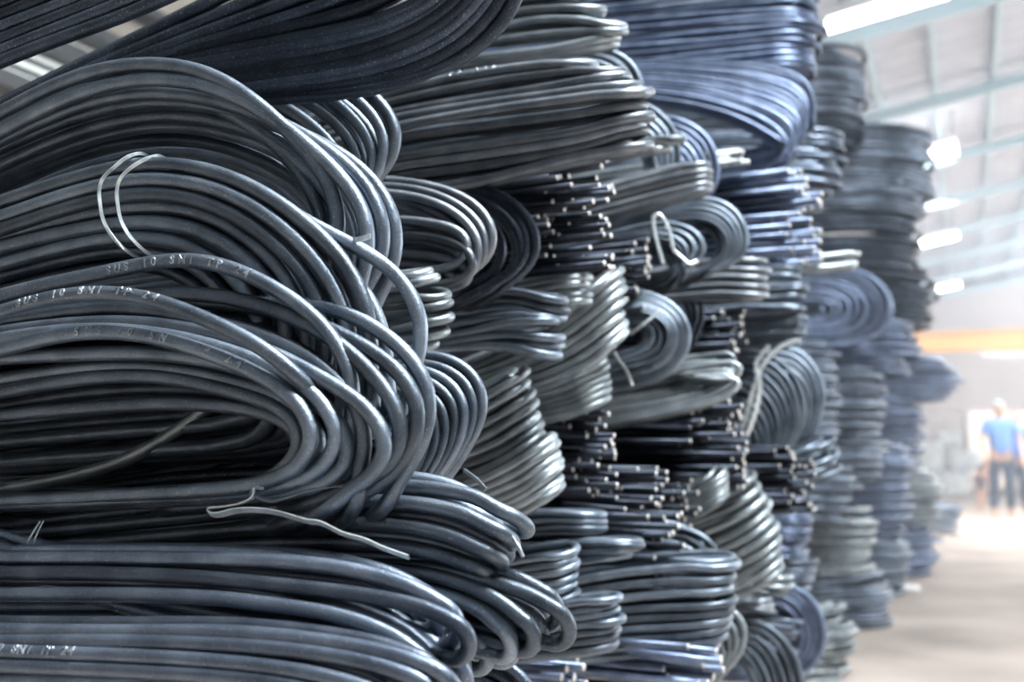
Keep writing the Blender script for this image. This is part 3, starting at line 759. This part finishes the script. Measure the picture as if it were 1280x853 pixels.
bundle('level grey hairpins at lower centre, their ends neatly rounded', (914, 735), 1.42, [
    (0, [(640, 745), (740, 722), (820, 712), (880, 710), (908, 718), (914, 730)], 2),
    (0, [(640, 785), (740, 768), (820, 760), (880, 758), (905, 756), (912, 750)], 2),
    (0, [(640, 820), (720, 806), (800, 798), (860, 796), (895, 788), (902, 780)], 1),
    (0, [(640, 838), (720, 826), (800, 820), (870, 816), (896, 812)], 0)], 11.9, 'steel', layers=2, dlay=1.9, ret=(30, .1), tail=.6, wob=.05)
bundle('few arched hairpins resting on the level grey hairpins', (893, 688), 1.55, [
    (0, [(720, 690), (790, 668), (845, 660), (880, 672), (895, 692), (892, 712)], 2), (0, [(720, 705), (790, 692), (835, 688), (862, 700), (868, 716)], 0)], 9.5, 'steel', layers=2, tail=.5, rtail=.15, wob=.07)
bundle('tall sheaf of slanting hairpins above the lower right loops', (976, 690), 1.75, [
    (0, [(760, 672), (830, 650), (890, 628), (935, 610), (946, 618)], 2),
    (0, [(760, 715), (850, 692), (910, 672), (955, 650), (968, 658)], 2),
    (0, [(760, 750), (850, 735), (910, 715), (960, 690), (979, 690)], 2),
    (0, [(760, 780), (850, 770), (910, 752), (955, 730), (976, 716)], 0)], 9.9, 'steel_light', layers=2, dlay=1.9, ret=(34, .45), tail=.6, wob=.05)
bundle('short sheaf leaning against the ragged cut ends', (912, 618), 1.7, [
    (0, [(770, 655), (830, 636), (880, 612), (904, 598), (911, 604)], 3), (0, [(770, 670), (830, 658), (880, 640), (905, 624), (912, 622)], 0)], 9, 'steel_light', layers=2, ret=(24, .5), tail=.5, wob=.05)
bundle('steep sheaf of curved rods at the bottom, below the level grey hairpins', (935, 800), 1.55, [
    (0, [(780, 800), (850, 778), (895, 756), (918, 764), (930, 785), (926, 815), (900, 845)], 3), (0, [(780, 830), (850, 815), (885, 805), (898, 820), (890, 850)], 0)], 9.5, 'steel_light', layers=2, tail=.5, rtail=.2, wob=.07)
bundle('curved loops running out of the bottom edge left of the dark ring', (1000, 830), 1.8, [
    (0, [(820, 790), (890, 775), (940, 776), (975, 795), (995, 828), (1004, 870)], 4), (0, [(820, 815), (880, 805), (920, 812), (945, 838), (955, 875)], 0)], 9, 'steel', layers=2, tail=.5, rtail=.2, wob=.05)
ends('blued straight rods with pale cut ends at the bottom edge', 690, 735, 812, 858, 1.25, 11, 10, mat='steel_blue', tail=1.0, slope=0)
ends('second set of blued straight rods at the bottom edge, further right', 800, 905, 808, 870, 1.4, 9.5, 26, mat='steel_blue', tail=1.0, slope=0)
ends('thin straight rods lying between the level hairpins and the blued ends', 840, 900, 795, 822, 1.5, 8, 10, mat='steel', tail=1.0, cut='cut_dull')
ends('dim straight rods in the shadow behind the thin flat bundle', 700, 740, 725, 770, 1.5, 8, 16, mat='steel_shaded', tail=1.0)
# right centre
bundle('neat flat bundle of five rods left of the blued ring', (889, 222), 1.62, [
    (0, [(660, 270), (740, 240), (830, 214), (872, 206), (887, 212)], 3), (0, [(660, 295), (740, 274), (820, 252), (870, 240), (888, 232)], 0)], 9.3, 'steel_warm', layers=2, ret=(18, .15), tail=.6, wob=.05)
C1 = bundle('wide open hairpins with a hollow eye, right of the white wire', (932, 290), 1.75, [
    (0, [(700, 300), (790, 268), (850, 252), (900, 250), (926, 272), (934, 300), (926, 325), (900, 335)], 3),
    (0, [(700, 315), (790, 288), (850, 274), (890, 276), (910, 295), (912, 315), (895, 330)], 0)], 8.5, 'steel', layers=2, tail=.6, rtail=.3, wob=.05)
bundle('inner loops lying left of the hollow eye', (882, 305), 1.7, [
    (0, [(700, 312), (770, 292), (830, 280), (866, 288), (880, 305), (876, 325), (850, 335)], 3), (0, [(700, 325), (770, 310), (820, 304), (848, 312), (852, 326)], 0)], 8.5, 'steel', layers=2, tail=.5, rtail=.3, wob=.05)
Wt = strap(C1, [(829, 330, -170), (823, 310, -172), (818, 290, -174), (817, 272, -176), (823, 268, -176), (832, 278, -174), (838, 295, -172), (842, 312, -170), (852, 322, -168), (862, 330, -166), (872, 326, -160)], .0027, .001, 'strap', 'tie_wire', 'bright bent tie wire standing up in a peak', True)
bundle('thin flat bundle with a brownish tip, under the hollow eye', (960, 345), 1.8, [
    (0, [(740, 352), (830, 338), (900, 326), (945, 328), (957, 338)], 3), (0, [(740, 382), (830, 372), (900, 366), (940, 368), (960, 362)], 0)], 8, 'steel_warm', layers=2, ret=(30, .1), tail=.6, wob=.07)
C3 = bundle('round tied coil of rods in the middle of the stack', (862, 430), 1.6, [
    (0, [(740, 490), (790, 482), (835, 468), (858, 440), (860, 410), (842, 382), (800, 365), (750, 360)], 4),
    (-10, [(740, 470), (780, 462), (820, 450), (836, 430), (836, 410), (818, 395), (790, 388), (750, 390)], 2),
    (-4, [(740, 450), (780, 442), (805, 432), (812, 418), (800, 410), (770, 410)], 0)], 8.2, 'steel', layers=2, tail=.4, rtail=.3, wob=.07)
strap(C3, [(768, 440, -40), (775, 452, -44), (782, 462, -44), (790, 482, -40)], .002, .0006, 'strap')
strap(C3, [(788, 418, -40), (806, 404, -44), (826, 389, -40)], .002, .0006, 'strap')
bundle('thin curved rods hanging between cut ends and the tied coil', (878, 380), 1.85, [
    (0, [(760, 370), (810, 352), (850, 350), (872, 372), (878, 400), (870, 420)], 2), (0, [(760, 385), (810, 375), (840, 378), (855, 398), (855, 420)], 0)], 7, 'steel_shaded', layers=1, tail=.6, rtail=.2, wob=.2)
bundle('flat loop seen edge-on with pale front rods, above the long dark rods', (930, 460), 1.65, [
    (0, [(660, 515), (760, 500), (850, 482), (905, 464), (928, 448), (930, 440), (910, 440), (850, 452), (760, 468)], 2),
    (-10, [(660, 530), (760, 514), (850, 498), (905, 482), (930, 466), (934, 456), (915, 452), (850, 464)], 2),
    (-16, [(660, 545), (760, 530), (850, 512), (905, 496), (928, 482), (932, 474), (900, 474)], 0),
    (4, [(700, 505), (780, 488), (850, 472), (890, 460), (902, 452), (890, 446), (840, 450)], 1), (4, [(700, 500), (780, 480), (840, 468), (865, 458), (860, 450), (820, 456)], 0)], 8.2, 'steel_light', layers=2, tail=.6, rtail=.3, wob=.05)
C5 = bundle('arched hairpins held by two crossing pale straps', (1003, 500), 2.1, [
    (0, [(820, 470), (900, 448), (950, 440), (985, 460), (1002, 495), (1004, 525), (990, 555)], 4), (0, [(820, 500), (890, 482), (935, 480), (965, 505), (974, 535), (970, 565)], 3),
    (0, [(820, 530), (890, 520), (925, 522), (945, 545), (950, 575)], 0)], 7.6, 'steel', layers=2, tail=.7, rtail=.2, wob=.05)
strap(C5, [(1000, 424, -60), (975, 434, -70), (955, 455, -74), (944, 480, -74), (936, 510, -70), (928, 535, -64)], .0035, .001, 'strap')
strap(C5, [(962, 432, -66), (945, 455, -76), (950, 478, -78), (946, 510, -74), (934, 545, -66)], .0035, .001, 'strap')
bundle('second arch of hairpins just right of the crossing straps', (1030, 490), 2.3, [
    (0, [(880, 450), (950, 435), (1000, 440), (1022, 465), (1030, 500), (1020, 535)], 4), (0, [(880, 480), (950, 468), (985, 478), (1000, 505), (998, 540)], 0)], 7, 'steel', layers=2, tail=.7, rtail=.2, wob=.07)
flat('hairpins with pale rounded ends left of the thick dark spiral', 1008, 384, 432, 2.2, 7.6, mat='steel', bulge=8, slope=.05)
flat('flat hairpins squeezed under the blued straight ends', 1012, 332, 390, 2.15, 7.2, mat='steel', bulge=5)
ends('blued straight rods in steps, pale ends, beside the ring of rods', 940, 1028, 212, 330, 1.95, 7.6, 85, mat='steel_blue', tail=1.0, thick=.1, slope=-.02)
ends('small cluster of pale rod ends at the top of the blued straight rods', 905, 936, 188, 206, 1.95, 7, 14, mat='steel_light', tail=.6)
ends('pale straight rods poking out beneath the blued ones', 985, 1075, 315, 335, 2.3, 7, 14, mat='steel_light', tail=1.0)
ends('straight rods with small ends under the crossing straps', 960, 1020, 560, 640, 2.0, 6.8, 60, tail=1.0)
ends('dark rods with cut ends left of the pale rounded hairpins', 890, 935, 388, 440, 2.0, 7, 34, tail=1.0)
bundle('long thin hairpins sweeping down behind the short sheaf', (1040, 560), 2.2, [
    (0, [(850, 630), (920, 600), (980, 575), (1030, 560), (1042, 568)], 3), (0, [(850, 660), (920, 635), (990, 610), (1040, 596), (1050, 604)], 0)], 7.2, 'steel', layers=2, ret=(40, .3), tail=.7, wob=.07)
# ------------------------------------------------------------------ the far part of the stacks, column by column
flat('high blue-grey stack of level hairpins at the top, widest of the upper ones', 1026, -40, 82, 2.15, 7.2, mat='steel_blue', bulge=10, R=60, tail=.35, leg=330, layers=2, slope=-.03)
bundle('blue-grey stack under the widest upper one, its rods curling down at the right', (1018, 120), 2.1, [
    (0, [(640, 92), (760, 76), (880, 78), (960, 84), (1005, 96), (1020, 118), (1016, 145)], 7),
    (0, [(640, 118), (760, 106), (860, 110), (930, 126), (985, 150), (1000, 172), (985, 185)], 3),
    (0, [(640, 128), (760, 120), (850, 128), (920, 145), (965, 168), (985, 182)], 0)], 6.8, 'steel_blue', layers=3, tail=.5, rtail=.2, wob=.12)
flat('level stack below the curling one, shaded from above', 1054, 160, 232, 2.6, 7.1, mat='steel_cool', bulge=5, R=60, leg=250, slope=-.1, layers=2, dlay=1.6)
# column over the wide block (foot at y 788)
DB = 5.1
flat('rounded stack right behind the widest upper one', 1080, 44, 136, DB, 6.9, mat='steel_cool', bulge=6, R=250, leg=200, layers=2, dlay=1.6)
flat('narrow stack in shadow beneath the rounded one', 1072, 130, 165, DB, 6.6, mat='steel_shaded', bulge=4, R=250, leg=200, layers=2, dlay=1.6)
flat('ragged high stack whose ends reach the ceiling purlins', 1168, 150, 240, 5.3, 5.8, mat='steel_cool', bulge=9, R=300, leg=260, slope=-.06, layers=2, dlay=1.6)
flat('flat stack topped by one long pale rod, in the upper right group', 1150, 232, 262, 5.2, 5.8, mat='steel_cool', bulge=5, R=300, leg=260, slope=-.06, layers=2, dlay=1.6)
flat('dark hollow stack below the long pale rod', 1150, 256, 335, 5.2, 6.1, mat='steel_shaded', bulge=10, R=300, leg=280, layers=2, dlay=1.6)
flat('dark stack beside the third bright tube lamp', 1168, 326, 400, 5.3, 5.3, mat='steel_shaded', bulge=9, R=300, leg=260, layers=2, dlay=1.6)
bundle('thick dark spiral of concentric rods', (1115, 385), 4.75, [
    (0, [(900, 350), (1000, 336), (1060, 335), (1100, 352), (1116, 385), (1104, 415), (1060, 430), (1000, 432)], 3),
    (0, [(900, 370), (1000, 356), (1040, 356), (1066, 368), (1076, 388), (1064, 405), (1030, 412), (1000, 410)], 2),
    (0, [(960, 388), (1010, 378), (1035, 380), (1042, 390), (1030, 398), (1005, 398)], 0)], 8, 'steel_blue', layers=5, tail=.9, rtail=.5, wob=.15)
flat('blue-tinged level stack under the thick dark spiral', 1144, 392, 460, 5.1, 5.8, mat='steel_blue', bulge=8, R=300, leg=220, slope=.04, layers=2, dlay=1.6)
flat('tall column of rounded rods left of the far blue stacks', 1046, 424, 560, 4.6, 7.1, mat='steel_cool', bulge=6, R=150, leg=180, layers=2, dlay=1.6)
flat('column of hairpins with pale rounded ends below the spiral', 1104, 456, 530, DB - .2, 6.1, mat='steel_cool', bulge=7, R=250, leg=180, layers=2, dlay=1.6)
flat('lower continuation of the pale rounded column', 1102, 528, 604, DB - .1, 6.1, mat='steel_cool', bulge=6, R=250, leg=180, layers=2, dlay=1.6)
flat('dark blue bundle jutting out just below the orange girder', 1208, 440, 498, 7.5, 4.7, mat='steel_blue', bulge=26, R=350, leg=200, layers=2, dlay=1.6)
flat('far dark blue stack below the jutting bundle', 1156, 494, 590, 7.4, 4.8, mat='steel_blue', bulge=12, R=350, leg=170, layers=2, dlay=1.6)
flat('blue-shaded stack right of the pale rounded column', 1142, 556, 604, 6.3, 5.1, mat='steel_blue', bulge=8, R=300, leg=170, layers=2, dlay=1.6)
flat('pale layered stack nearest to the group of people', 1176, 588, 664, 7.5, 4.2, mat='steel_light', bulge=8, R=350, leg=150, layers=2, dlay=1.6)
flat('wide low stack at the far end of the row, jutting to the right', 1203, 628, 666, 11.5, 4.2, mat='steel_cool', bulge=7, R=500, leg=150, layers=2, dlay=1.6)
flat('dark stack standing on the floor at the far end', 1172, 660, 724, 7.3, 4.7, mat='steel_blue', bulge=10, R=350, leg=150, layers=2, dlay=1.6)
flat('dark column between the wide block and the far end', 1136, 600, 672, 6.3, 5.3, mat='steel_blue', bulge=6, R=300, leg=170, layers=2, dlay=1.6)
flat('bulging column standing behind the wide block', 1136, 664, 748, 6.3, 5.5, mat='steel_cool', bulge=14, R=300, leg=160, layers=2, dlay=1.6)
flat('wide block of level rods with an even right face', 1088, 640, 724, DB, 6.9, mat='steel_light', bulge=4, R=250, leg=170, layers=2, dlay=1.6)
flat('sagging layer under the wide block', 1104, 716, 752, DB, 6.2, mat='steel_cool', bulge=7, R=250, leg=170, slope=.08, layers=2, dlay=1.6)
flat('lowest stack of the wide block, its foot in shadow on the floor', 1108, 740, 789, DB, 6.2, mat='steel_cool', bulge=2, R=250, leg=150, layers=2, dlay=1.6)
flat('curving column above the wide block', 1070, 584, 652, 4.8, 7.1, mat='steel_cool', bulge=12, R=150, leg=160, slope=-.1, layers=2, dlay=1.6)
flat('tangle of bluish rods behind the ragged cut ends', 1012, 610, 700, 3.2, 6.3, mat='steel_blue', bulge=8, R=60, leg=150, layers=2, dlay=1.6)
flat('narrow fanned column at the foot of the stack, near the floor', 1066, 760, 856, 3.9, 6.9, mat='steel_light', bulge=16, R=120, leg=110, slope=.1, layers=2, dlay=1.6)
flat('dim layer between the tall sheaf and the wide block', 1020, 690, 740, 3.2, 7.1, mat='steel_cool', bulge=8, R=60, leg=150, layers=2, dlay=1.6)
ring = bundle('big dark ring of rods standing at the bottom right of the stack', (1030, 790), 2.3, [
    (0, [(850, 760), (930, 738), (985, 730), (1015, 748), (1030, 785), (1024, 825), (995, 846), (940, 850)], 4),
    (0, [(850, 775), (930, 756), (970, 752), (995, 768), (1006, 792), (998, 820), (970, 832), (930, 834)], 0)], 7.4, 'steel_blue', layers=6, tail=.5, rtail=.3, wob=.1)
ends('pale straight rod ends inside the big dark ring', 975, 1005, 772, 820, 2.3, 6.5, 16, tail=.5, mat='steel_cool', cut='cut_dull')
flat('two slim pale hairpin layers between tall sheaf and dark ring', 992, 722, 748, 1.87, 7.6, mat='steel_light', bulge=4, R=30, leg=110)
flat('narrow layer with a rusty brown rod above the dark ring', 968, 752, 768, 1.85, 7.6, mat='steel_warm', bulge=2, R=20, leg=110, layers=2, dlay=1.6)
# ------------------------------------------------------------------ people and things near the far doorway
M['shirt_blue'] = plain('blue_cotton', (.10, .22, .55), .9, 0, .1, 20)
M['trousers'] = plain('dark_navy_cloth', (.03, .04, .07), .9, 0, .1, 20)
M['shirt_dark'] = plain('dark_maroon_cloth', (.09, .05, .06), .9, 0, .1, 20)
M['skin'] = plain('skin', (.45, .27, .19), .6, 0, .05, 20)
M['hair'] = plain('black_hair', (.02, .017, .015), .6)
M['cap'] = plain('pale_blue_cloth', (.45, .72, .80), .8)


def skin_mesh(name, verts, edges, radii, mat, parent, root_i=0, sub=2):
    me = bpy.data.meshes.new(name); me.from_pydata(verts, edges, [])
    o = bpy.data.objects.new(name, me); COL.objects.link(o)
    o.modifiers.new('skin', 'SKIN')
    for i, r in enumerate(radii):
        me.skin_vertices[0].data[i].radius = (r, r) if not isinstance(r, tuple) else r
        me.skin_vertices[0].data[i].use_root = (i == root_i)
    o.modifiers['skin'].use_smooth_shade = True
    m = o.modifiers.new('sub', 'SUBSURF'); m.levels = sub; m.render_levels = sub
    dg = bpy.context.evaluated_depsgraph_get()
    me2 = bpy.data.meshes.new_from_object(o.evaluated_get(dg))
    bpy.data.objects.remove(o)
    me2.name = name; me2.materials.clear(); me2.materials.append(mat)
    for p in me2.polygons: p.use_smooth = True
    o = bpy.data.objects.new(name, me2); COL.objects.link(o); o.parent = parent
    return o


def person(label, loc, rz, h, shirt, trousers, shorts=False, bend=0.0, arm=0.25, leg=.09, cap=None):
    root = thing('person', label, 'person', loc); root.rotation_euler = (0, 0, rz)
    k = h / 1.7
    cb, sb = math.cos(bend), math.sin(bend)
    hip = .90

    def up(x, y, z):          # point of the upper body, leaning forward (-y) about the hips
        dz = z - hip
        return ((x * k), (y * cb - dz * sb) * k, (hip + dz * cb + y * sb) * k)
    V, E, R = [], [], []

    def add(p, r, link=None):
        V.append(p); R.append(r * k)
        if link is not None: E.append((link, len(V) - 1))
        return len(V) - 1
    pel = add(up(0, 0, .92), (.15 * k)); R[pel] = .15 * k
    wa = add(up(0, 0, 1.08), .125, pel); ch = add(up(0, .0, 1.27), .145, wa); nk = add(up(0, .01, 1.43), .06, ch)
    n2 = add(up(0, -.01, 1.50), .052, nk)
    h1 = add(up(0, -.015, 1.58), .082, n2); h2 = add(up(0, -.01, 1.655), .075, h1)
    for s in (-1, 1):
        sh = add(up(.17 * s, 0, 1.38), .062, ch)
        el = add(up((.21 + arm * .25) * s, -.03 - arm * .1, 1.12), .044, sh)
        wr = add(up((.22 + arm * .15) * s, -.12 - arm * .5, .90), .030, el)
        pm = add(up((.22 + arm * .12) * s, -.14 - arm * .55, .84), .034, wr)
        for q in range(4):
            f1 = add(up((.22 + arm * .12) * s + (q - 1.5) * .006, -.155 - arm * .58 + (q - 1.5) * .016, .79 - .006 * (1.5 - abs(q - 1.5))), .010, pm)
            add(up((.21 + arm * .12) * s + (q - 1.5) * .006, -.165 - arm * .6 + (q - 1.5) * .016, .745), .008, f1)
        t1 = add(up((.20 + arm * .12) * s, -.185 - arm * .57, .825), .011, pm)
        add(up((.195 + arm * .12) * s, -.20 - arm * .58, .795), .008, t1)
        kn = add(((leg + .015) * s * k, (-.03 - .02 * s) * k, .49 * k), .062, pel)
        hp = len(V) - 1
        V.insert(hp, (leg * s * k, 0, .84 * k)); R.insert(hp, .092 * k); E[-1] = (pel, hp); E.append((hp, hp + 1)); kn = hp + 1
        an = add(((leg + .03) * s * k, .02 * k * s, .09 * k), .038, kn)
        add(((leg + .04) * s * k, (-.11 + .02 * s) * k, .035 * k), .032, an)
    skin_mesh('body', V, E, R, M['skin'], root)
    # clothes: same skeleton, a little larger
    tv, te, tr = [], [], []

    def ad(p, r, link=None):
        tv.append(p); tr.append(r * k)
        if link is not None: te.append((link, len(tv) - 1))
        return len(tv) - 1
    a = ad(up(0, 0, .88), .165); b = ad(up(0, 0, 1.08), .145, a); c = ad(up(0, 0, 1.28), .165, b); ad(up(0, .01, 1.43), .075, c)
    for s in (-1, 1):
        q = ad(up(.17 * s, 0, 1.38), .08, c); ad(up((.20 + arm * .18) * s, -.02 - arm * .07, 1.18), .062, q)
    skin_mesh('shirt', tv, te, tr, shirt, root)
    tv, te, tr = [], [], []
    a = ad((0, 0, .93 * k), .158)
    for s in (-1, 1):
        q = ad((leg * s * k, 0, .82 * k), .108, a); q = ad(((leg + .015) * s * k, (-.03 - .02 * s) * k, .50 * k), .08, q)
        if not shorts: ad(((leg + .03) * s * k, .015 * k * s, .12 * k), .058, q)
    skin_mesh('trousers', tv, te, tr, trousers, root)
    for nm, mm, pts in (('hair', M['hair'], [((0, .012, 1.60), .085), ((0, .01, 1.67), .078)]),):
        tv, te, tr = [], [], []
        q = None
        for p, r in pts: q = ad(up(*p), r, q)
        skin_mesh(nm, tv, te, tr, mm, root)
    # face
    for s in (-1, 1):
        v, f = tube_geo(np.array([up(.03 * s, -.088, 1.60), up(.03 * s, -.096, 1.60)]), .009 * k, 6); mesh_obj('eye', v, f, M['hair'], root)
        v, f = tube_geo(np.array([up(.078 * s, 0, 1.56), up(.086 * s, .005, 1.595), up(.080 * s, .012, 1.62)]), .014 * k, 6); mesh_obj('ear', v, f, M['skin'], root)
    v, f = tube_geo(np.array([up(0, -.09, 1.605), up(0, -.105, 1.575), up(0, -.092, 1.565)]), .011 * k, 6); mesh_obj('nose', v, f, M['skin'], root)
    v, f = tube_geo(np.array([up(-.022, -.086, 1.535), up(0, -.093, 1.533), up(.022, -.086, 1.535)]), .006 * k, 6); mesh_obj('mouth', v, f, M['shirt_dark'], root)
    if cap:
        tv, te, tr = [], [], []
        q = ad(up(0, .005, 1.66), .09); ad(up(0, .0, 1.70), .075, q)
        skin_mesh('cap', tv, te, tr, cap, root)
    return root


pA = onz(1254, 648, 0); pB = onz(1274, 646, 0); pC = onz(1226, 641, 0)
person('person in a blue shirt and dark trousers standing in front of the bright doorway', pA, math.radians(10), 1.47, M['shirt_blue'], M['trousers'], cap=M['cap'])
person('person at the right edge of the frame in a blue shirt beside the first', pB, math.radians(-20), 1.36, M['shirt_blue'], M['trousers'], arm=.4)
person('small person in dark maroon bending forward left of the two in blue', pC, math.radians(75), 1.0, M['shirt_dark'], M['shirt_dark'], shorts=True, bend=.75, arm=.6)
# pale blue-white wrapped goods at the foot of the far wall
M['pale_wrap'] = plain('pale_blue_white_wrap', (.70, .78, .88), .5, 0, .25, 3)
b0 = onz(1184, 620, 0)
hp = thing('wrapped_goods', 'pale blue-white heap of wrapped goods left of the bright doorway', 'goods', b0)
for i, (dx, dy, z, sx, sy, sz) in enumerate(((0, 0, 0, .8, .6, .5), (.35, .1, .5, .6, .5, .42), (-.3, .05, .5, .5, .5, .6), (.05, .1, 1.0, .5, .4, .3))):
    o = box('sack', dx - sx / 2, dx + sx / 2, dy - sy / 2, dy + sy / 2, z, z + sz, M['pale_wrap'], hp)
    m = o.modifiers.new('bevel', 'BEVEL'); m.width = .09; m.segments = 3
    for p in o.data.polygons: p.use_smooth = True
# scraps lying on the floor beside the stacks
for (px, py, lab) in ((1128, 738, 'white paper scrap on the floor beside the foot of the stack'), (1198, 668, 'small white scrap on the floor beyond the far end of the row')):
    c = onz(px, py, 0)
    o = thing('paper_scrap', lab, 'scrap', c)
    v = [(-.10, -.05, .002), (.02, -.07, .012), (.10, -.03, .003), (.09, .05, .02), (-.02, .06, .004), (-.11, .04, .015), (0, 0, .03)]
    me = mesh_obj('sheet', v + [(x, y, z + .004) for x, y, z in v], [(i, (i + 1) % 6, 6) for i in range(6)] + [((i + 1) % 6 + 7, i + 7, 13) for i in range(6)], M['white'], o, False)
